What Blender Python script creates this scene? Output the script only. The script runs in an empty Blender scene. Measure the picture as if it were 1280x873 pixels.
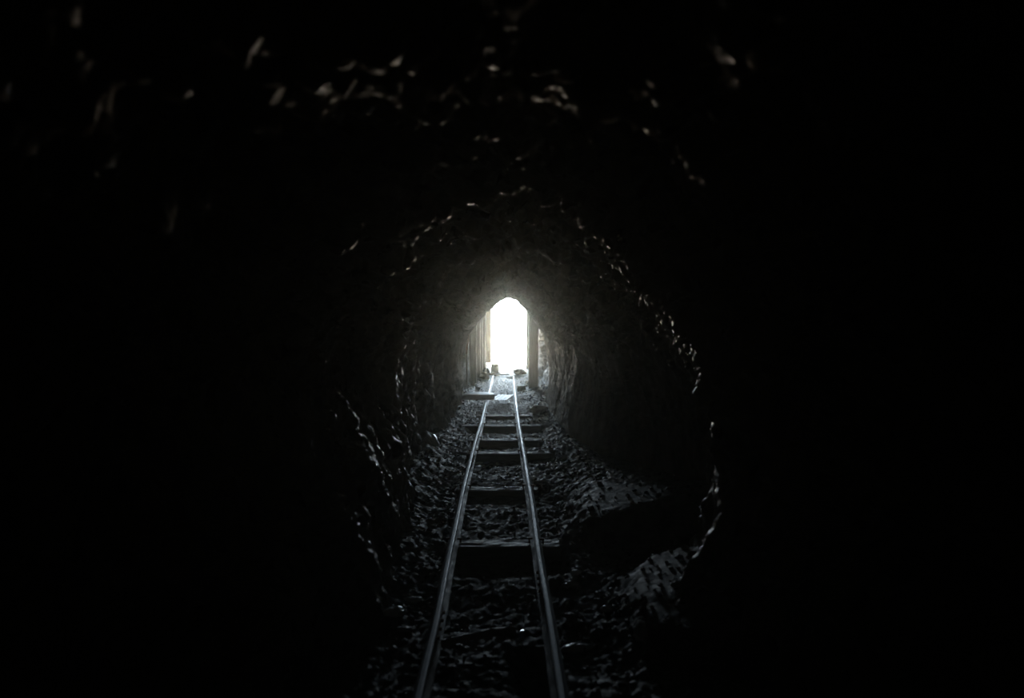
import bpy, bmesh, math, random
from mathutils import Vector, noise, Matrix

# ---------------------------------------------------------------- set-up
random.seed(11)
S = bpy.context.scene
C = S.collection
S.view_settings.view_transform = 'Standard'
S.view_settings.look = 'None'
S.view_settings.gamma = 1.0
S.view_settings.use_curve_mapping = False
S.view_settings.exposure = 0.0
S.cycles.use_denoising = True
S.cycles.use_adaptive_sampling = False
S.cycles.max_bounces = 8
S.cycles.diffuse_bounces = 4
S.cycles.glossy_bounces = 4
S.cycles.volume_bounces = 0
S.cycles.sample_clamp_indirect = 3.0
S.cycles.caustics_reflective = False
S.cycles.caustics_refractive = False

# world axes: +Y runs down the tunnel to the daylight, Z up, floor near z = 0
MOUTH = 24.0
EYE = 1.65

# ---------------------------------------------------------------- materials
def new_mat(name):
    m = bpy.data.materials.new(name); m.use_nodes = True
    nt = m.node_tree
    return m, nt, nt.nodes['Principled BSDF']

def noise_mat(name, c1, c2, rough=(0.5, 0.8), scale=6.0, bump=0.4, bscale=40.0, bdist=0.01,
              metallic=0.0, spec=0.5, stretch=(1, 1, 1), detail=8.0, space='Object'):
    m, nt, b = new_mat(name)
    tc = nt.nodes.new('ShaderNodeTexCoord')
    mp = nt.nodes.new('ShaderNodeMapping'); mp.inputs['Scale'].default_value = stretch
    nt.links.new(tc.outputs[space], mp.inputs['Vector'])
    n = nt.nodes.new('ShaderNodeTexNoise'); n.inputs['Scale'].default_value = scale
    n.inputs['Detail'].default_value = detail; n.inputs['Roughness'].default_value = 0.62
    nt.links.new(mp.outputs[0], n.inputs['Vector'])
    r = nt.nodes.new('ShaderNodeValToRGB')
    r.color_ramp.elements[0].position = 0.32; r.color_ramp.elements[1].position = 0.68
    r.color_ramp.elements[0].color = (*c1, 1); r.color_ramp.elements[1].color = (*c2, 1)
    nt.links.new(n.outputs[0], r.inputs[0]); nt.links.new(r.outputs[0], b.inputs['Base Color'])
    mr = nt.nodes.new('ShaderNodeMapRange')
    mr.inputs['From Min'].default_value = 0.3; mr.inputs['From Max'].default_value = 0.7
    mr.inputs['To Min'].default_value = rough[0]; mr.inputs['To Max'].default_value = rough[1]
    n2 = nt.nodes.new('ShaderNodeTexNoise'); n2.inputs['Scale'].default_value = scale * 2.3
    n2.inputs['Detail'].default_value = 5
    nt.links.new(mp.outputs[0], n2.inputs['Vector'])
    nt.links.new(n2.outputs[0], mr.inputs['Value']); nt.links.new(mr.outputs[0], b.inputs['Roughness'])
    b.inputs['Metallic'].default_value = metallic
    b.inputs['Specular IOR Level'].default_value = spec
    if bump:
        n3 = nt.nodes.new('ShaderNodeTexNoise'); n3.inputs['Scale'].default_value = bscale
        n3.inputs['Detail'].default_value = 6; n3.inputs['Roughness'].default_value = 0.7
        nt.links.new(mp.outputs[0], n3.inputs['Vector'])
        bp = nt.nodes.new('ShaderNodeBump'); bp.inputs['Strength'].default_value = bump
        bp.inputs['Distance'].default_value = bdist
        nt.links.new(n3.outputs[0], bp.inputs['Height']); nt.links.new(bp.outputs[0], b.inputs['Normal'])
    return m

M_ROCK = noise_mat('damp_brown_rock', (0.060, 0.052, 0.040), (0.20, 0.17, 0.13), (0.19, 0.52), 3.0, 0.8, 34, 0.025, spec=0.5)
nt = M_ROCK.node_tree; b = nt.nodes['Principled BSDF']
lk = b.inputs['Roughness'].links[0]; src = lk.from_socket; nt.links.remove(lk)
tc = nt.nodes.new('ShaderNodeTexCoord'); sx = nt.nodes.new('ShaderNodeSeparateXYZ'); nt.links.new(tc.outputs['Object'], sx.inputs[0])
dry = nt.nodes.new('ShaderNodeMapRange'); dry.inputs['From Min'].default_value = 4.6; dry.inputs['From Max'].default_value = 9.0
dry.inputs['To Max'].default_value = 0.30; nt.links.new(sx.outputs['Y'], dry.inputs['Value'])
ad = nt.nodes.new('ShaderNodeMath'); ad.use_clamp = True; nt.links.new(src, ad.inputs[0]); nt.links.new(dry.outputs[0], ad.inputs[1])
nt.links.new(ad.outputs[0], b.inputs['Roughness'])
M_FLOOR = noise_mat('muck_floor', (0.050, 0.050, 0.047), (0.17, 0.17, 0.16), (0.48, 0.85), 7.0, 0.6, 40, 0.012, spec=0.28)
M_GRAVEL = noise_mat('broken_rock', (0.07, 0.07, 0.066), (0.24, 0.235, 0.22), (0.45, 0.8), 9.0, 0.5, 60, 0.006)
M_PALE = noise_mat('pale_stone', (0.45, 0.46, 0.46), (0.70, 0.71, 0.70), (0.28, 0.45), 12.0, 0.35, 60, 0.004)
M_TAN = noise_mat('tan_stone', (0.20, 0.15, 0.10), (0.40, 0.31, 0.22), (0.6, 0.85), 9.0, 0.5, 60, 0.006)
M_DARKST = noise_mat('dark_stone', (0.05, 0.045, 0.04), (0.14, 0.125, 0.11), (0.5, 0.8), 9.0, 0.5, 60, 0.006)
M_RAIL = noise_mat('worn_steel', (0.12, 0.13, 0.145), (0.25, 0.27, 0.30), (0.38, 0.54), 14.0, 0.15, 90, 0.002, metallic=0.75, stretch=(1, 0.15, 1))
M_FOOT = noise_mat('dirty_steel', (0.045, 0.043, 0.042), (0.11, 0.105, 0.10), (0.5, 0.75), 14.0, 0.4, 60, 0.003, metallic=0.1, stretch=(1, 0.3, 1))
M_RUST = noise_mat('rusted_iron', (0.10, 0.050, 0.030), (0.22, 0.11, 0.06), (0.55, 0.8), 22.0, 0.4, 90, 0.003, metallic=0.2)
M_TIE = noise_mat('grey_weathered_wood', (0.16, 0.158, 0.148), (0.32, 0.315, 0.295), (0.50, 0.70), 6.0, 0.35, 30, 0.004, stretch=(0.6, 6, 6))
M_TIMBER = noise_mat('mine_timber', (0.13, 0.105, 0.08), (0.30, 0.25, 0.19), (0.55, 0.8), 6.0, 0.6, 30, 0.006, stretch=(7, 7, 0.6))
M_PLANK = noise_mat('dry_tan_plank', (0.34, 0.27, 0.19), (0.52, 0.43, 0.32), (0.6, 0.85), 5.0, 0.5, 30, 0.005, stretch=(8, 8, 0.6))
M_SHEET = noise_mat('galvanised_sheet', (0.42, 0.44, 0.46), (0.60, 0.62, 0.65), (0.48, 0.60), 10.0, 0.15, 40, 0.002, metallic=0.8)
M_BUCKET = noise_mat('dented_tin', (0.09, 0.075, 0.06), (0.20, 0.17, 0.14), (0.5, 0.75), 12.0, 0.3, 50, 0.004, metallic=0.3)
M_DUMP = noise_mat('sunlit_waste_rock', (0.42, 0.37, 0.31), (0.66, 0.60, 0.52), (0.7, 0.9), 5.0, 0.6, 30, 0.02)
M_CUT = noise_mat('sunlit_tan_cut', (0.42, 0.32, 0.22), (0.62, 0.49, 0.36), (0.7, 0.9), 4.0, 0.6, 30, 0.02)
m, nt, b = new_mat('clear_glass')
b.inputs['Transmission Weight'].default_value = 0.5
b.inputs['Roughness'].default_value = 0.22
b.inputs['Base Color'].default_value = (0.75, 0.80, 0.95, 1)
M_GLASS = m

# ---------------------------------------------------------------- object helpers
def link(o, parent=None):
    C.objects.link(o)
    if parent is not None: o.parent = parent
    return o

def mesh_obj(name, verts, faces, mat, parent=None, smooth=False):
    me = bpy.data.meshes.new(name)
    me.from_pydata(verts, [], faces); me.update()
    if smooth: me.polygons.foreach_set('use_smooth', [True] * len(me.polygons))
    me.materials.append(mat)
    return link(bpy.data.objects.new(name, me), parent)

def bm_obj(name, bm, mat, parent=None, smooth=False, loc=None):
    bmesh.ops.recalc_face_normals(bm, faces=bm.faces)
    me = bpy.data.meshes.new(name); bm.to_mesh(me); bm.free()
    if smooth: me.polygons.foreach_set('use_smooth', [True] * len(me.polygons))
    me.materials.append(mat)
    o = link(bpy.data.objects.new(name, me), parent)
    if loc is not None: o.location = loc
    return o

def tag(o, label, cat, group=None, kind=None):
    o['label'] = label
    if cat: o['category'] = cat
    if group: o['group'] = group
    if kind: o['kind'] = kind
    return o

def empty(name, loc, rz=0.0):
    o = bpy.data.objects.new(name, None); C.objects.link(o)
    o.location = loc; o.rotation_euler = (0, 0, rz); o.empty_display_size = 0.1
    return o

def fbm(p, o=4, H=0.9): return noise.fractal(p, H, 2.1, o)
def smooth01(t):
    t = min(1.0, max(0.0, t)); return t * t * (3 - 2 * t)
def bell(t): return math.exp(-t * t)

# ---------------------------------------------------------------- tunnel rock
ZS = (-0.25, 0.45, 0.95, 1.45, 1.95)
STATIONS = [  # y, left x at ZS, (crown x, crown z), right x at ZS
    (-3.0, (-1.25, -1.50, -1.60, -1.50, -1.15), (0.00, 2.48), (1.15, 1.55, 1.70, 1.60, 1.20)),
    (0.6, (-1.25, -1.50, -1.60, -1.55, -1.22), (-0.05, 2.47), (1.15, 1.60, 1.75, 1.60, 1.20)),
    (1.6, (-1.20, -1.45, -1.55, -1.50, -1.20), (-0.05, 2.46), (1.10, 1.55, 1.72, 1.58, 1.15)),
    (2.4, (-1.05, -1.30, -1.42, -1.42, -1.16), (0.00, 2.45), (1.00, 1.45, 1.62, 1.50, 1.05)),
    (3.1, (-0.86, -1.05, -1.22, -1.28, -1.08), (0.06, 2.43), (0.82, 1.28, 1.45, 1.34, 0.92)),
    (3.65, (-0.69, -0.79, -1.01, -1.14, -0.96), (0.12, 2.40), (0.70, 1.05, 1.24, 1.12, 0.74)),
    (4.3, (-0.69, -0.76, -0.90, -1.04, -0.88), (0.10, 2.45), (1.00, 1.34, 1.48, 1.30, 0.86)),
    (5.0, (-0.76, -0.83, -0.98, -1.06, -0.84), (0.06, 2.45), (1.45, 1.60, 1.60, 1.36, 0.88)),
    (6.0, (-0.88, -0.92, -0.97, -0.94, -0.68), (0.05, 2.40), (1.80, 1.76, 1.62, 1.32, 0.86)),
    (7.0, (-0.96, -1.00, -1.02, -0.96, -0.68), (0.05, 2.38), (1.70, 1.62, 1.46, 1.20, 0.80)),
    (8.5, (-1.00, -1.02, -1.02, -0.93, -0.64), (0.05, 2.34), (1.08, 1.14, 1.15, 1.04, 0.70)),
    (10.0, (-0.96, -0.98, -0.98, -0.88, -0.58), (0.05, 2.32), (0.84, 0.96, 1.02, 0.96, 0.64)),
    (12.0, (-0.88, -0.92, -0.93, -0.80, -0.46), (0.06, 2.26), (0.78, 0.90, 0.95, 0.88, 0.55)),
    (13.8, (-0.84, -0.90, -0.89, -0.70, -0.29), (0.09, 2.165), (0.80, 0.89, 0.88, 0.75, 0.42)),
    (15.2, (-0.98, -1.05, -1.08, -0.98, -0.62), (0.06, 2.42), (0.95, 1.05, 1.06, 0.92, 0.60)),
    (18.6, (-1.02, -1.10, -1.12, -1.06, -0.82), (0.03, 2.66), (1.04, 1.20, 1.22, 1.06, 0.80)),
    (20.5, (-1.05, -1.12, -1.14, -1.10, -0.92), (0.02, 2.75), (0.95, 1.02, 1.03, 0.98, 0.85)),
    (22.5, (-1.05, -1.12, -1.14, -1.10, -0.95), (0.02, 2.80), (0.90, 0.96, 0.97, 0.96, 0.88)),
    (24.0, (-1.05, -1.12, -1.14, -1.10, -0.95), (0.02, 2.80), (0.92, 1.00, 1.02, 1.00, 0.90)),
]

def catmull(a, b, c, d, t):
    return 0.5 * (2 * b + (c - a) * t + (2 * a - 5 * b + 4 * c - d) * t * t + (3 * b - a - 3 * c + d) * t ** 3)

def station_ctrl(y):
    i = 0
    while i < len(STATIONS) - 2 and y > STATIONS[i + 1][0]: i += 1
    y0, y1 = STATIONS[i][0], STATIONS[i + 1][0]
    t = min(1.0, max(0.0, (y - y0) / (y1 - y0))); t = 0.5 * t + 0.5 * smooth01(t)
    def pts(s):
        L = [(x, z) for x, z in zip(s[1], ZS)]
        R = [(x, z) for x, z in zip(s[3], ZS)]
        return L + [s[2]] + R[::-1]
    A, B = pts(STATIONS[i]), pts(STATIONS[i + 1])
    return [(a[0] + (b[0] - a[0]) * t, a[1] + (b[1] - a[1]) * t) for a, b in zip(A, B)]

NU = 520
def profile(y):
    P = station_ctrl(y); n = len(P) - 1; out = []
    for k in range(NU + 1):
        f = k / NU * n; i = min(n - 1, int(f)); t = f - i
        a, b, c, d = P[max(0, i - 1)], P[i], P[i + 1], P[min(n, i + 2)]
        out.append((catmull(a[0], b[0], c[0], d[0], t), catmull(a[1], b[1], c[1], d[1], t)))
    return out

def rock_offset(p, u):
    x, y, z = p
    big = fbm(Vector((x * 1.3, y * 1.1, z * 1.1)), 3) * 0.10
    side = abs(u - 0.5) * 2                    # 0 crown .. 1 feet
    wall = smooth01((side - 0.25) / 0.3)
    # walls: steep bedding ribs; roof: blocky breakage
    q = Vector((x * 2.0, y * 4.6 + z * 0.9, z * 1.5))
    ribs = (noise.ridged_multi_fractal(q, 0.9, 2.2, 5, 1.0, 2.0) - 1.0) * 0.050
    d1 = noise.voronoi(Vector((x * 5.2, y * 4.4, z * 5.2)))[0]
    blocks = (d1[1] - d1[0]) * 0.12 - 0.03
    fine = fbm(Vector((x * 15, y * 15, z * (8 if wall > 0.5 else 15))), 4, 0.7) * (0.042 - 0.020 * wall)
    if x < 0:     # loose vertical slabs on the left
        q2 = Vector((x * 3.0, y * 9.0 + z * 1.2, z * 2.6))
        ribs += (noise.ridged_multi_fractal(q2, 0.9, 2.2, 4, 1.0, 2.0) - 1.0) * 0.035 * smooth01((y - 3.0) / 0.8)
    # sagging slab over the near roof and broken arches of harder rock
    sag = 0.19 * bell((y - 1.60) / 0.48) * bell((x + 0.30) / 0.38) + 0.12 * bell((y - 2.0) / 0.26) * bell((x - 0.18) / 0.38) + 0.10 * bell((y - 1.5) / 0.3) * bell((x - 0.58) / 0.2)
    sag += 0.12 * bell((y - 1.33) / 0.2) * (bell((x - 0.03) / 0.13) + bell((x - 0.50) / 0.11))
    if y < 3.4:
        d2 = noise.voronoi(Vector((x * 19, y * 17, z * 19)))[0]
        sag += (d2[1] - d2[0]) * 0.030
    sag *= 1 - wall
    for (ry, rw, ra) in ((3.65, 0.13, 0.045), (2.95, 0.09, 0.015), (4.75, 0.12, 0.035), (5.9, 0.12, 0.03), (7.4, 0.15, 0.03)):
        yy = y + 0.16 * noise.noise(Vector((u * 7, ry, 0)))
        sag += ra * bell((yy - ry) / rw) * max(0.25, 0.75 + noise.noise(Vector((u * 11, ry, 4))))
    calm = 1.0
    if x > 0.2:   # the smoother right wall past the first arch
        calm = 1.0 - 0.72 * smooth01((y - 5.0) / 1.5) * (1 - smooth01((y - 17.0) / 1.5)) * wall
    calm *= 1.0 - 0.75 * bell((y - 13.9) / 0.9) * (1 - 0.6 * wall)
    return (big + ribs * wall + blocks * (1 - 0.55 * wall)) * calm + fine * (0.45 + 0.55 * calm) * (1 - 0.6 * smooth01((y - 7) / 4) * wall) + sag

ys = []
y = -3.0
while y < MOUTH:
    ys.append(y)
    y += 0.12 if y < 0.3 else max(0.011, 0.0062 * y)
ys.append(MOUTH)
rows = []
for y in ys:
    pr = profile(y); row = []
    for k, (x, z) in enumerate(pr):
        a, b = pr[max(0, k - 1)], pr[min(NU, k + 1)]
        tx, tz = b[0] - a[0], b[1] - a[1]; l = math.hypot(tx, tz) or 1
        nx, nz = tz / l, -tx / l              # points into the tunnel
        o = rock_offset((x, y, z), k / NU)
        row.append((x + nx * o, y, z + nz * o))
    rows.append(row)
# the hillside round the mouth
for sc_, dy in ((1.25, 0.05), (2.2, 0.25), (5.0, 0.9)):
    row = []
    for (x, _, z) in rows[len(ys) - 1]:
        row.append((x * sc_, MOUTH + dy + 0.15 * fbm(Vector((x * 3, sc_, z * 3))), 1.1 + (z - 1.1) * sc_))
    rows.append(row)
# behind the camera the tube is closed by an added wall below

def tube_part(name, k0, k1, label):
    w = k1 - k0 + 1
    v = [r[k] for r in rows for k in range(k0, k1 + 1)]
    f = [(j * w + i, j * w + i + 1, (j + 1) * w + i + 1, (j + 1) * w + i)
         for j in range(len(rows) - 1) for i in range(w - 1)]
    o = mesh_obj(name, v, f, M_ROCK, smooth=True)
    tag(o, label, 'rock wall' if 'wall' in name else 'rock ceiling', kind='structure')
    return o
tube_part('wall_left', 0, 190, 'rough brown rock wall on the left side of the mine tunnel')
tube_part('ceiling', 190, 330, 'jagged arched rock roof of the mine tunnel')
tube_part('wall_right', 330, NU, 'rough brown rock wall on the right side of the mine tunnel')

# ---------------------------------------------------------------- floor
TIES = [  # y, x left end, x right end, top z, tilt
    (3.02 + 1.98, -0.44, 0.405, 0.028, 0.005),
    (6.72, -0.46, 0.33, 0.020, -0.012),
    (8.55, -0.47, 0.58, 0.030, 0.004),
    (9.55, -0.50, 0.48, 0.026, -0.01),
    (10.85, -0.66, 0.58, 0.030, 0.006),
    (12.1, -0.50, 0.46, 0.022, -0.02),
]
def floor_z(x, y, detail=True):
    z = 0.012 + 0.03 * fbm(Vector((x * 1.1, y * 0.9, 3.1)), 3)
    inside = bell(x / 0.45 + 0.1)
    edge = smooth01((abs(x + 0.06) - 0.5) / 0.5)
    z += 0.06 * edge
    if y > 3:
        z -= 0.02 * inside
    for (ty, x0, x1, tz, a) in TIES:          # scoured pockets on the near side of the sleepers
        dy = ty - y
        if -0.15 < dy < 0.75:
            w = smooth01((x - x0 - 0.02) / 0.12) * (1 - smooth01((x - x1 + 0.02) / 0.12))
            z -= (0.075 if ty not in (6.72, 12.1) else 0.025) * w * smooth01((dy + 0.05) / 0.12) * (1 - smooth01((dy - 0.32) / 0.36))
    # pocket below the broken pole
    w = smooth01((x + 0.02) / 0.15) * (1 - smooth01((x - 0.22) / 0.08))
    z -= 0.08 * w * smooth01((3.45 - y) / 0.08) * (1 - smooth01((3.1 - y) / 0.3))
    # bank of spoil against the right wall and the pit on its near side
    m = smooth01((x - 0.42) / 0.55)
    z += 0.24 * m * smooth01((y - 5.05) / 0.30) * (1 - smooth01((y - 5.3) / 2.2))
    z -= 0.06 * smooth01((x - 0.5) / 0.3) * bell((y - 4.7) / 0.5)
    # talus at the foot of the near right rib
    z += (0.55 + 0.16 * noise.noise(Vector((x * 2.0 + y * 3.5, 3.0, 1.0)))) * smooth01((x - 0.56) / 0.6) * bell((y - 3.72) / 0.50)
    z += 0.10 * smooth01((-x - 0.62) / 0.4) * bell((y - 6.5) / 3.0)
    # muck heaped over the rail ends near daylight
    z += 0.09 * smooth01((y - 18.3) / 2.2) + 0.05 * bell((y - 20.5) / 1.2) * bell((x - 0.45) / 0.4)
    if detail:
        amp = 1.0 - 0.45 * inside
        lumps = noise.ridged_multi_fractal(Vector((x * 6.0, y * 4.2, 0.7)), 0.8, 2.1, 5, 1.0, 2.0) - 1.1
        d = noise.voronoi(Vector((x * 17, y * 13, 2.0)))[0]
        z += lumps * 0.015 * amp + (0.35 - d[0]) * 0.03 * amp + fbm(Vector((x * 24, y * 20, 5)), 3, 0.6) * 0.012
        rail = min(abs(x + 0.37), abs(x - 0.235))
        if y < 20:
            lim = 0.035 + (0.10 if -0.4 < x < 0.25 else 0.25) * max(0.0, rail - 0.05)
            if z > lim: z = lim + (z - lim) * 0.15
    return z

fx = [-2.1 + 4.2 * i / 330 for i in range(331)]
fy = []
y = -3.0
while y < MOUTH + 0.3:
    fy.append(y); y += 0.15 if y < 1.4 else max(0.013, 0.0045 * y)
fv = [(x, y, floor_z(x, y)) for y in fy for x in fx]
W = len(fx)
ff = [(j * W + i, j * W + i + 1, (j + 1) * W + i + 1, (j + 1) * W + i) for j in range(len(fy) - 1) for i in range(W - 1)]
fl = mesh_obj('floor', fv, ff, M_FLOOR, smooth=True)
tag(fl, 'dark uneven rock and muck floor of the mine tunnel', 'floor', kind='structure')

# unseen wall added behind the camera to stop light leaking in
bv_, bf_ = [], []
for j in range(41):
    for i in range(41):
        x = -2.4 + 4.8 * i / 40; z = -0.6 + 4.2 * j / 40
        bv_.append((x, -2.75 + 0.14 * fbm(Vector((x * 2, 7, z * 2)), 4), z))
for j in range(40):
    for i in range(40): bf_.append((j * 41 + i, j * 41 + i + 1, (j + 1) * 41 + i + 1, (j + 1) * 41 + i))
o = mesh_obj('wall_light_block', bv_, bf_, M_ROCK, smooth=True); tag(o, 'added rock face blocking stray light at the inner end of the tunnel', 'rock wall', kind='structure')

# small broken rock scattered over the floor: nobody could count it
def stone_bm(r, seed, sx=1.0, sy=1.0, sz=0.7, sub=2, rough=0.35):
    bm = bmesh.new()
    bmesh.ops.create_icosphere(bm, subdivisions=sub, radius=1.0)
    off = Vector((seed * 7.31, seed * 3.77, seed * 1.93))
    for v in bm.verts:
        n = v.co.normalized()
        d = noise.voronoi(n * 1.1 + off)[0]
        k = 1.0 + rough * (fbm(n * 1.3 + off, 3)) + 0.35 * (d[0] - 0.5)
        v.co = Vector((n.x * sx, n.y * sy, n.z * sz)) * (r * k)
    return bm

bases = []
for s in range(8):
    bm = stone_bm(1.0, s + 40, 1.0, random.uniform(0.7, 1.1), random.uniform(0.45, 0.8), 1, 0.5)
    bm.verts.ensure_lookup_table()
    bases.append(([v.co.copy() for v in bm.verts], [[v.index for v in f.verts] for f in bm.faces])); bm.free()
gv, gf = [], []
for n in range(6500):
    y = 2.4 + 17.5 * (random.random() ** 1.9)
    x = random.uniform(-1.05, 1.65 if 4.9 < y < 7.2 else 1.15)
    if -0.44 < x < 0.32 and random.random() < 0.55: continue
    if min(abs(x + 0.372), abs(x - 0.235)) < 0.06: continue
    if any(abs(y - t[0]) < 0.14 and t[1] - 0.05 < x < t[2] + 0.05 for t in TIES): continue
    r = random.choice((0.005, 0.006, 0.008, 0.010, 0.013, 0.017))
    if abs(x + .06) > 0.5 and random.random() < 0.10: r = random.uniform(0.018, 0.032)
    bv, bf = random.choice(bases)
    R = Matrix.Rotation(random.uniform(0, 6.28), 3, 'Z') @ Matrix.Rotation(random.uniform(-.5, .5), 3, 'X')
    z = floor_z(x, y) + r * 0.25; o = len(gv)
    gv += [(R @ c) * r + Vector((x, y, z)) for c in bv]
    gf += [[i + o for i in f] for f in bf]
g = mesh_obj('rock_rubble', gv, gf, M_GRAVEL)
tag(g, 'fine broken rock strewn over the tunnel floor', 'rubble', kind='stuff')

# ---------------------------------------------------------------- rails
RAIL_H = 0.080; RAIL_BASE = 0.028
LEFT = [(0.9, -.352), (2.94, -.360), (3.51, -.358), (4.48, -.372), (5.21, -.377), (6.43, -.388), (7.53, -.388), (9.09, -.383),
        (10.54, -.369), (13.87, -.364), (16.8, -.350), (20.6, -.335)]
RIGHT = [(0.9, .242), (2.94, .240), (3.71, .239), (4.48, .2325), (5.73, .2385), (6.72, .2356), (7.85, .233), (9.09, .229),
         (10.54, .224), (13.87, .2325), (16.8, .250), (20.6, .272)]
def rail_x(pts, y):
    i = 0
    while i < len(pts) - 2 and y > pts[i + 1][0]: i += 1
    (y0, a), (y1, b) = pts[i], pts[i + 1]
    z = pts[max(0, i - 1)]; w = pts[min(len(pts) - 1, i + 2)]
    return catmull(z[1], a, b, w[1], min(1, max(0, (y - y0) / (y1 - y0))))
SEC = [(-.040, 0), (.040, 0), (.040, .007), (.010, .015), (.006, .024), (.006, .050), (.017, .056), (.019, .073), (.015, .079), (.008, .0815),
       (-.008, .0815), (-.015, .079), (-.019, .073), (-.017, .056), (-.006, .050), (-.006, .024), (-.010, .015), (-.040, .007)]
def make_rail(pts, label):
    y0 = pts[0][0]
    root = empty('rail', (rail_x(pts, y0), y0, RAIL_BASE))
    tag(root, label, 'rail')
    v, f = [], []; n = len(SEC); ysr = [y0 + (20.6 - y0) * i / 160 for i in range(161)]
    for y in ysr:
        x = rail_x(pts, y); dz = 0.006 * fbm(Vector((pts[0][1] * 9, y * 0.35, 1)), 2) * smooth01((y - 12) / 4)
        for (sx, sz) in SEC: v.append((x + sx - root.location.x, y - y0, sz + dz))
    for j in range(len(ysr) - 1):
        for i in range(n): f.append((j * n + i, j * n + (i + 1) % n, (j + 1) * n + (i + 1) % n, (j + 1) * n + i))
    f.append(tuple(range(n))[::-1]); f.append(tuple((len(ysr) - 1) * n + i for i in range(n)))
    ob = mesh_obj('rail_bar', v, f, M_RAIL, root)
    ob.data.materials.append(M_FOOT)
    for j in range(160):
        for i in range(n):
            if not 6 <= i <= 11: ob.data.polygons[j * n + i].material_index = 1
    return root
def hexbolt(r, h):
    bm = bmesh.new(); bmesh.ops.create_cone(bm, cap_ends=True, segments=6, radius1=r, radius2=r * 0.9, depth=h)
    bmesh.ops.rotate(bm, verts=bm.verts, cent=(0, 0, 0), matrix=Matrix.Rotation(math.pi / 2, 3, 'Y')); return bm
def fishplate(root, pts, y, side, label=None):
    L = 0.40
    bm = bmesh.new(); bmesh.ops.create_cube(bm, size=1)
    bmesh.ops.scale(bm, vec=(0.009, L, 0.036), verts=bm.verts)
    bmesh.ops.bevel(bm, geom=bm.edges[:], offset=0.003, segments=2, affect='EDGES')
    p = bm_obj('fishplate', bm, M_RUST, root, loc=(rail_x(pts, y) - root.location.x + side * 0.0135, y - root.location.y, 0.036))
    if label: p['label'] = label
    for k in (-0.15, -0.05, 0.05, 0.15):
        bm_obj('bolt', hexbolt(0.011, 0.016), M_RUST, p, loc=(side * 0.011, k, 0))
lr = make_rail(LEFT, 'left steel rail of the narrow track, partly under the sheet metal')
rr = make_rail(RIGHT, 'right steel rail of the narrow track, clear along its whole length')
fishplate(lr, LEFT, 3.55, 1); fishplate(rr, RIGHT, 4.15, -1)
fishplate(lr, LEFT, 8.0, 1); fishplate(rr, RIGHT, 8.6, -1)

# ---------------------------------------------------------------- sleepers
TIE_LABELS = [
    'pale weathered wooden sleeper fully exposed, nearest of the sleepers to the camera',
    'half buried wooden sleeper with a glittering chip, second nearest the camera',
    'wooden sleeper with thin pale edge, third from the camera, long right end',
    'broad wooden sleeper, fourth from the camera, worn pale between the rails',
    'longest wooden sleeper, fifth from the camera, left end reaching towards rock wall',
    'mostly buried wooden sleeper between the fifth one and the sheet metal',
]
def spike_bm():
    bm = bmesh.new()
    bmesh.ops.create_cube(bm, size=1); bmesh.ops.scale(bm, vec=(0.012, 0.012, 0.07), verts=bm.verts)
    r = bmesh.ops.create_cube(bm, size=1)['verts']; bmesh.ops.scale(bm, vec=(0.034, 0.024, 0.012), verts=r)
    bmesh.ops.translate(bm, vec=(0.008, 0, 0.036), verts=r)
    return bm
for (ty, x0, x1, tz, tilt), lab in zip(TIES, TIE_LABELS):
    L = x1 - x0; cx = (x0 + x1) / 2; wdt = random.uniform(0.15, 0.18); h = 0.12
    root = empty('railroad_tie', (cx, ty, tz - h), tilt); tag(root, lab, 'railroad tie', 'wooden sleepers under the track')
    bm = bmesh.new(); n = 36; m_ = 7
    ring = []
    for i in range(n + 1):
        x = -L / 2 + L * i / n; r_ = []
        for (a, c) in ((-.5, 0), (-.5, .45), (-.49, .9), (-.44, 1), (-.2, 1), (0, 1), (.2, 1), (.44, 1), (.49, .9), (.5, .45), (.5, 0)):
            q = Vector((x * 3 + ty, a * 4, c * 3))
            wob = fbm(q, 3) * 0.010
            if i in (0, n): x_ = x + fbm(Vector((a * 9, c * 5, ty + i)), 3) * 0.018
            else: x_ = x
            r_.append(bm.verts.new((x_, a * wdt + wob, c * h + (fbm(q * 2.2, 3) * 0.007 - 0.004 * bell(x / .2) if c > 0.8 else 0))))
        ring.append(r_)
    for i in range(n):
        for k in range(10): bm.faces.new((ring[i][k], ring[i][k + 1], ring[i + 1][k + 1], ring[i + 1][k]))
        bm.faces.new((ring[i][10], ring[i][0], ring[i + 1][0], ring[i + 1][10]))
    bm.faces.new(ring[0]); bm.faces.new(ring[n][::-1])
    bm_obj('timber', bm, M_TIE, root)
    for pts in (LEFT, RIGHT):
        for s in (-1, 1):
            sp = bm_obj('spike', spike_bm(), M_RUST, root, loc=(rail_x(pts, ty) - cx + s * 0.050, random.uniform(-.03, .03), h - 0.005))
            sp.rotation_euler = (0, 0, 0 if s < 0 else math.pi)

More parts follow.
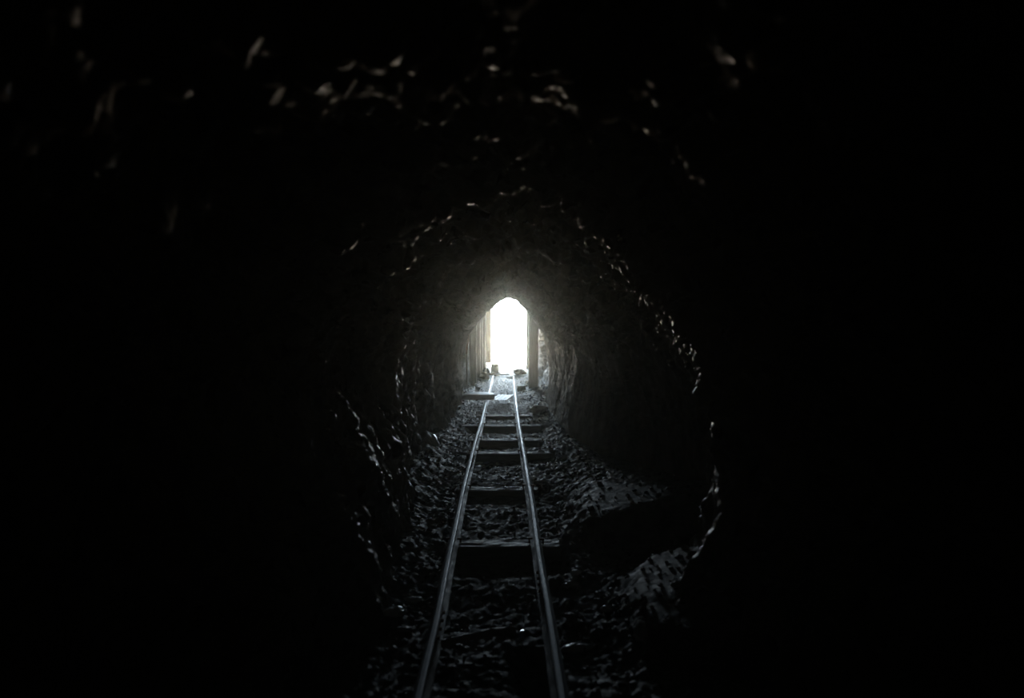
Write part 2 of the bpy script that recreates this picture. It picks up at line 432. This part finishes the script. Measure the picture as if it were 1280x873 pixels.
# ---------------------------------------------------------------- mine timbers near the mouth
def post(name, x, y, w, h, label, group=None, lean=0.0, d=None, z0=None, mat=None, cat='post'):
    d = d or w
    z0 = floor_z(x, y, False) - 0.08 if z0 is None else z0
    bm = bmesh.new(); n = 30; rings = []
    for i in range(n + 1):
        z = h * i / n; r_ = []
        for (a, c) in ((-.5, -.42), (-.42, -.5), (0, -.5), (.42, -.5), (.5, -.42), (.5, 0), (.5, .42), (.42, .5), (0, .5), (-.42, .5), (-.5, .42), (-.5, 0)):
            q = Vector((x * 5 + a * 3, y + c * 3, z * 1.6))
            k = 1 + 0.10 * fbm(q, 3)
            r_.append(bm.verts.new((a * w * k + lean * z, c * d * k, z)))
        rings.append(r_)
    m_ = len(rings[0])
    for i in range(n):
        for k in range(m_): bm.faces.new((rings[i][k], rings[i][(k + 1) % m_], rings[i + 1][(k + 1) % m_], rings[i + 1][k]))
    bm.faces.new(rings[0]); bm.faces.new(rings[n])
    o = bm_obj(name, bm, mat or M_TIMBER, loc=(x, y, z0))
    return tag(o, label, cat, group)
LG = 'timber posts along the left side near daylight'
post('timber_post', -0.815, 18.0, 0.17, 2.02, 'grey timber post on the left, first in its row coming from inside', LG)
post('timber_post', -0.765, 19.6, 0.15, 2.06, 'grey timber post on the left, second in its row coming from inside', LG, 0.004)
post('timber_post', -0.742, 21.0, 0.15, 2.12, 'grey timber post on the left, middle of its row', LG, -0.004)
post('timber_post', -0.695, 22.3, 0.14, 2.2, 'grey timber post on the left, next to last before daylight', LG, 0.003)
post('timber_post', -0.69, 23.5, 0.15, 2.2, 'grey timber post on the left, at the edge of the daylight', LG)
RG = 'timber posts along the right side near daylight'
post('timber_post', 0.725, 17.2, 0.235, 2.05, 'thick dark timber post on the right in front of the tan rock niche', RG, 0.006)
post('timber_post', 0.80, 22.6, 0.15, 2.1, 'slim timber post on the right touching the edge of the white daylight', RG, -0.003)
# upright lagging boards behind the left posts
for i, (yy, ln) in enumerate(((17.4, 1.62), (18.75, 1.68), (20.3, 1.74), (21.65, 1.8), (22.9, 1.8))):
    post('lagging_board', -0.95 + 0.01 * i, yy, 0.035, ln,
         ['dark lagging board against left rock wall, innermost of the boards', 'dark lagging board between the first and second left posts',
          'dark lagging board between the second and middle left posts', 'dark lagging board behind the gap after the middle left post',
          'lagging board by the last left post, lit by the daylight'][i], 'upright lagging boards on the left', d=0.55, cat='board')

post('hanging_plank', -0.545, 23.6, 0.18, 2.3, 'pale tan plank on the left at the daylight, its foot broken off above the ground',
     d=0.03, z0=0.30, cat='plank', mat=M_PLANK, lean=0.004)
# rusty strap on the left wall in front of the timbers
bm = bmesh.new(); rings = []
for i in range(25):
    t = i / 24; z = -0.50 * t; xo = 0.02 * math.sin(t * 5) + 0.01 * fbm(Vector((t * 4, 1, 1)), 2); yo = 0.015 * math.sin(t * 7)
    w = 0.022 * (1 + .2 * fbm(Vector((t * 6, 4, 2)), 2))
    rings.append([bm.verts.new((xo + a, yo + c, z)) for a, c in ((-w, -.006), (w, -.006), (w, .006), (-w, .006))])
for i in range(24):
    for k in range(4): bm.faces.new((rings[i][k], rings[i][(k + 1) % 4], rings[i + 1][(k + 1) % 4], rings[i + 1][k]))
bm.faces.new(rings[0]); bm.faces.new(rings[-1])
o = bm_obj('iron_strap', bm, M_RUST, loc=(-0.80, 14.75, 1.50))
tag(o, 'thin reddish iron strap hanging on left rock wall beside the timbers', 'strap')

# ---------------------------------------------------------------- sheet metal on the track
def sheet(name, nx, ny, fn, th, mat, loc, rz, label):
    v, f = [], []
    for s in (0, 1):
        for j in range(ny + 1):
            for i in range(nx + 1):
                x, y, z = fn(i / nx, j / ny); v.append((x, y, z - s * th))
    W_ = nx + 1; N = W_ * (ny + 1)
    for j in range(ny):
        for i in range(nx):
            a = j * W_ + i
            f.append((a, a + 1, a + W_ + 1, a + W_)); f.append((N + a, N + a + W_, N + a + W_ + 1, N + a + 1))
    def rim(a, b): f.append((a, a + N, b + N, b))
    for i in range(nx): rim(i + 1, i); rim(ny * W_ + i, ny * W_ + i + 1)
    for j in range(ny): rim(j * W_, (j + 1) * W_); rim((j + 1) * W_ + nx, j * W_ + nx)
    o = mesh_obj(name, v, f, mat, smooth=False); o.location = loc; o.rotation_euler = (0, 0, rz)
    return tag(o, label, 'sheet metal')
def curved(u, v):
    t = 2 * u - 1
    x = 0.33 * t
    w = (1 - abs(t) ** 2.6) ** 0.55 * 0.85 + 0.15
    y = (v - 0.5) * 0.75 * w - 0.06 * (1 - w)
    h = 0.085 * (1 - 0.45 * max(0, -t) ** 6 - 0.15 * max(0, t) ** 4)
    z = h * (1 - (1 - v) ** 7) * (0.92 + 0.08 * math.sin(v * 3.1)) + 0.004 * v + 0.003 * fbm(Vector((x * 5, y * 5, 1)), 2)
    return x, y, z
sheet('bent_metal_sheet', 40, 40, curved, 0.008, M_SHEET, (-0.535, 14.1, 0.122), 0.05,
      'bowed metal sheet lying across the left rail, its near edge curled down and dark')
def corrug(u, v):
    x = (u - 0.5) * 0.34 + (v - .5) * 0.10; y = (v - 0.5) * 1.05
    return x, y, 0.004 * math.sin(u * 6.283 * 4.5) 
sheet('corrugated_metal_sheet', 72, 8, corrug, 0.003, M_SHEET, (-0.05, 14.2, 0.12), -0.06,
      'pale corrugated metal sheet lying flat between the rails')

# ---------------------------------------------------------------- things by the daylight
def lathe_bm(prof, seg=40, dent=0.0, seed=1):
    bm = bmesh.new(); rings = []
    for (r, z) in prof:
        rings.append([bm.verts.new((r * math.cos(a) * (1 + dent * noise.noise(Vector((math.cos(a) * 1.4 + seed, math.sin(a) * 1.4, z * 6)))),
                                    r * math.sin(a) * (1 + dent * noise.noise(Vector((math.cos(a) * 1.4 + seed, math.sin(a) * 1.4, z * 6 + 3)))), z))
                      for a in (2 * math.pi * k / seg for k in range(seg))])
    for i in range(len(rings) - 1):
        for k in range(seg): bm.faces.new((rings[i][k], rings[i][(k + 1) % seg], rings[i + 1][(k + 1) % seg], rings[i + 1][k]))
    bm.faces.new(rings[0]); bm.faces.new(rings[-1]); return bm
def ground(x, y): return floor_z(x, y)

bx, by = -0.295, 21.2
bk = empty('bucket', (bx, by, ground(bx, by) + 0.05)); tag(bk, 'upturned dented tin bucket on a flat stone at the edge of daylight', 'bucket')
bm_obj('body', lathe_bm([(0.0, 0.0), (0.130, 0.0), (0.135, 0.006), (0.130, 0.014), (0.126, 0.12), (0.118, 0.23), (0.112, 0.262), (0.100, 0.275), (0.03, 0.272)], 40, 0.10, 3), M_BUCKET, bk, True)
bm_obj('rim', lathe_bm([(0.128, 0.0), (0.138, 0.002), (0.139, 0.012), (0.130, 0.016)], 40, 0.10, 3), M_BUCKET, bk, True)

def stone(x, y, r, sx, sy, sz, mat, label, seed, cat='stone', name='stone', rz=0.0, sub=3, tilt=0.0, dz=0.0, group='loose stones on the tunnel floor'):
    bm = stone_bm(r, seed, sx, sy, sz, sub)
    zmin = min(v.co.z for v in bm.verts)
    o = bm_obj(name, bm, mat)
    o.location = (x, y, ground(x, y) - zmin * 0.72 + dz); o.rotation_euler = (tilt, 0, rz)
    return tag(o, label, cat, group)
stone(-0.30, 20.75, 0.150, 1.35, 1.1, 0.35, M_TAN, 'flat tan stone under and in front of the bucket', 3)
stone(-0.57, 21.0, 0.120, 0.9, 1.0, 1.0, M_DARKST, 'dark round stone against the left boards beside the bucket', 5)
stone(-0.57, 19.5, 0.130, 1.0, 1.0, 0.9, M_TAN, 'brown block of stone left of the rail, below the dark round stone', 6)
stone(0.46, 20.5, 0.190, 1.0, 1.2, 0.5, M_TAN, 'low brownish heap of rock right of the track at the daylight', 8)
stone(0.61, 18.2, 0.070, 1.0, 0.9, 0.9, M_PALE, 'bright white stone at the foot of the right timber posts', 9)
stone(0.56, 17.9, 0.050, 1.4, 0.9, 0.8, M_PALE, 'small white stone beside the dark wood block on the right', 10)
stone(-0.74, 17.6, 0.045, 0.7, 0.8, 1.2, M_PALE, 'small upright white stone by the first left post', 12)
stone(-0.66, 17.0, 0.050, 1.3, 0.8, 0.7, M_PALE, 'small flat white stone just beyond the sheet metal on left', 13)
stone(0.60, 12.3, 0.135, 1.1, 0.8, 0.55, M_PALE, 'lumpy pale grey stone right of the right rail near the far wall', 14)
stone(0.72, 12.55, 0.074, 1.2, 0.8, 0.6, M_PALE, 'small pale stone behind the lumpy pale grey stone', 15)
stone(-0.93, 8.6, 0.101, 0.75, 2.3, 0.45, M_PALE, 'long pale slab leaning at the foot of the left wall', 16, rz=0.5, dz=0.06, tilt=0.25)
stone(-0.30, 8.28, 0.047, 1.5, 0.9, 0.6, M_PALE, 'small cream stone just inside the left rail near third sleeper', 17)
stone(-0.20, 7.95, 0.047, 1.6, 0.8, 0.6, M_GRAVEL, 'flat grey stone inside the left rail, in front of cream stone', 18)
stone(0.37, 6.95, 0.041, 1.6, 0.9, 0.6, M_PALE, 'white flat chip right of the right rail beside the second sleeper', 19)
stone(-0.55, 4.05, 0.038, 1.6, 0.8, 0.5, M_PALE, 'flat pale chip left of the left rail below the nearest sleeper', 20)
stone(-0.54, 3.62, 0.032, 1.5, 0.8, 0.5, M_GRAVEL, 'flat grey chip left of the left rail, middle of the near floor', 21)
stone(-0.62, 3.82, 0.054, 1.1, 0.8, 0.6, M_PALE, 'pale bluish stone near the foot of the left wall', 22)
stone(0.42, 4.25, 0.035, 1.5, 0.8, 0.6, M_PALE, 'pale oval pebble right of the right rail below the nearest sleeper', 23)
stone(0.47, 4.42, 0.027, 1.2, 0.8, 0.7, M_PALE, 'tiny pale pebble beyond the oval pebble on the right', 24)
stone(0.59, 3.86, 0.027, 1.4, 0.9, 0.6, M_PALE, 'bright little stone in the rubble before the near right rib', 25)
stone(0.36, 3.42, 0.043, 1.7, 0.8, 0.5, M_PALE, 'long pale stone right of the right rail near the bottom edge', 26, rz=0.3)
stone(0.37, 3.78, 0.030, 1.8, 0.8, 0.5, M_GRAVEL, 'slim grey stone close beside the right rail', 27, rz=-0.3)
stone(0.68, 3.35, 0.054, 0.6, 1.1, 0.9, M_PALE, 'upright pale blue stone below the near right rib', 28)

# flat board with a pointed end beside the bucket
bm = bmesh.new()
out = [(-0.20, -0.10), (0.05, -0.11), (0.25, 0.02), (0.10, 0.08), (-0.18, 0.12)]
top = [bm.verts.new((x, y, 0.03 + 0.004 * i)) for i, (x, y) in enumerate(out)]
bot = [bm.verts.new((x, y, 0.0)) for (x, y) in out]
bm.faces.new(top); bm.faces.new(bot[::-1])
for i in range(5): bm.faces.new((top[i], bot[i], bot[(i + 1) % 5], top[(i + 1) % 5]))
bmesh.ops.bevel(bm, geom=bm.edges[:], offset=0.004, segments=1, affect='EDGES')
o = bm_obj('broken_board', bm, M_TIMBER, loc=(-0.10, 20.6, ground(-0.10, 20.6) + 0.02))
tag(o, 'short broken board with pointed end right of the bucket', 'board')

# block of wood right of the right rail
post('wood_block', 0.43, 17.15, 0.20, 0.13, 'dark squared wood block with pale top right of the right rail', d=0.16, z0=ground(0.43, 17.15) - 0.02, mat=M_TIE, cat='wood block')

# broken pole across the near track and the glass glinting at its end
A = Vector((-0.315, 3.34, 0.062)); B = Vector((0.055, 3.46, 0.075))
bm = bmesh.new(); rings = []
ax = (B - A).normalized(); sx = ax.cross(Vector((0, 0, 1))).normalized(); sz = sx.cross(ax)
for i in range(41):
    t = i / 40; c = A.lerp(B, t) - A
    r = 0.018 + 0.004 * t + 0.006 * bell((t - 0.93) / .05)
    c = c + sz * (0.008 * math.sin(t * 4)) + sx * 0.006 * math.sin(t * 6)
    rr_ = []
    for k in range(12):
        a = 2 * math.pi * k / 12
        q = r * (1 + 0.25 * fbm(Vector((t * 8, math.cos(a), math.sin(a))), 3))
        rr_.append(bm.verts.new(c + sx * (q * math.cos(a)) + sz * (q * math.sin(a))))
    rings.append(rr_)
for i in range(40):
    for k in range(12): bm.faces.new((rings[i][k], rings[i][(k + 1) % 12], rings[i + 1][(k + 1) % 12], rings[i + 1][k]))
bm.faces.new(rings[0]); bm.faces.new(rings[-1])
o = bm_obj('broken_pole', bm, M_TIE, loc=A, smooth=True)
tag(o, 'pale broken wooden pole lying slantwise between the rails near camera', 'pole')
bm = bmesh.new()
pts_ = [(-.014, -.004), (.010, -.006), (.018, .004), (.004, .010), (-.010, .008)]
lo = [bm.verts.new((x, y, 0)) for x, y in pts_]; hi = [bm.verts.new((x * .7 + .004, y * .8, 0.038 - 0.19 * y * .8)) for i, (x, y) in enumerate(pts_)]
bm.faces.new(lo); bm.faces.new(hi[::-1])
for i in range(5): bm.faces.new((lo[i], lo[(i + 1) % 5], hi[(i + 1) % 5], hi[i]))
o = bm_obj('glass_shard', bm, M_GLASS, loc=(0.088, 3.47, 0.030))
tag(o, 'glinting bluish glass shard at the end of the broken pole', 'glass shard')
bm = stone_bm(0.012, 55, 1.3, 0.8, 0.8, 2)
o = bm_obj('glass_chip', bm, M_GLASS, loc=(0.005, 6.70, 0.030))
tag(o, 'tiny glittering glass chip on the second nearest sleeper', 'glass chip')

# ---------------------------------------------------------------- outside
gv, gf = [], []
nx, ny = 60, 50
for j in range(ny + 1):
    for i in range(nx + 1):
        x = -7 + 14 * i / nx; y = MOUTH - 0.05 + 11 * j / ny
        z = floor_z(max(-1.2, min(1.2, x)), MOUTH, False) + 0.05 * fbm(Vector((x, y, 9)), 4) - 3.5 * smooth01((y - 26.5) / 5)
        z = z - 0.03
        gv.append((x, y, z))
for j in range(ny):
    for i in range(nx):
        a = j * (nx + 1) + i; gf.append((a, a + 1, a + nx + 2, a + nx + 1))
o = mesh_obj('ground', gv, gf, M_DUMP, smooth=True); tag(o, 'sunlit waste rock ground outside the tunnel mouth', 'ground', kind='structure')
# ---------------------------------------------------------------- haze volume added for lens glare round the mouth, and dust
bm = bmesh.new(); bmesh.ops.create_cube(bm, size=1)
bmesh.ops.scale(bm, vec=(3.9, 25.8, 3.2), verts=bm.verts)
m = bpy.data.materials.new('dust_and_glare'); m.use_nodes = True
nt = m.node_tree; nt.nodes.remove(nt.nodes['Principled BSDF'])
add = nt.nodes.new('ShaderNodeAddShader')
for i, (den, g, cl) in enumerate(((0.0020, 0.955, (0.88, 0.95, 0.95, 1)), (0.0030, 0.50, (0.88, 0.95, 0.80, 1)))):   # tight bloom at the mouth edge and a broad veil of glow
    vs = nt.nodes.new('ShaderNodeVolumeScatter'); vs.inputs['Density'].default_value = den
    vs.inputs['Anisotropy'].default_value = g; vs.inputs['Color'].default_value = cl
    nt.links.new(vs.outputs[0], add.inputs[i])
nt.links.new(add.outputs[0], nt.nodes['Material Output'].inputs['Volume'])
o = bm_obj('dust_glare_haze', bm, m, loc=(0, 10.6, 1.3))
tag(o, 'thin dust haze in the tunnel air, standing in for lens glare around the mouth', 'haze', kind='stuff')

# ---------------------------------------------------------------- light: open sky and an added warm glow below the horizon
w = bpy.data.worlds.new('sky'); S.world = w; w.use_nodes = True
nt = w.node_tree; bg = nt.nodes['Background']
tc = nt.nodes.new('ShaderNodeTexCoord'); sp = nt.nodes.new('ShaderNodeSeparateXYZ')
mr = nt.nodes.new('ShaderNodeMapRange'); mr.inputs['From Min'].default_value = -0.06; mr.inputs['From Max'].default_value = 0.04
rp = nt.nodes.new('ShaderNodeValToRGB')
rp.color_ramp.elements[0].color = (1.65, 1.36, 1.0, 1)     # warm glow below the horizon, added to light the roof
rp.color_ramp.elements[1].color = (0.70, 0.87, 1.0, 1)     # bright sky
nt.links.new(tc.outputs['Generated'], sp.inputs[0]); nt.links.new(sp.outputs['Z'], mr.inputs['Value'])
nt.links.new(mr.outputs[0], rp.inputs[0]); nt.links.new(rp.outputs[0], bg.inputs['Color'])
SKY = 36.0
bg.inputs['Strength'].default_value = SKY

# marks the opening for the sky sampler; it gives off no light of its own
pl = bpy.data.lights.new('mouth_opening', 'AREA'); pl.shape = 'RECTANGLE'; pl.size = 2.6; pl.size_y = 2.9
pl.cycles.is_portal = True
po = link(bpy.data.objects.new('mouth_opening', pl)); po.location = (0, MOUTH + 0.35, 1.42); po.rotation_euler = (math.radians(-90), 0, 0)

# ---------------------------------------------------------------- camera
cam = bpy.data.cameras.new('camera'); cam.sensor_width = 36.0; cam.lens = 24.0
cam.clip_start = 0.02; cam.clip_end = 500
cam.dof.use_dof = True; cam.dof.focus_distance = 9.0; cam.dof.aperture_fstop = 1.4
co = link(bpy.data.objects.new('camera', cam))
co.location = (0, 0, EYE)
co.rotation_euler = (math.radians(90 - 2.11), 0, math.radians(-0.64))
S.camera = co
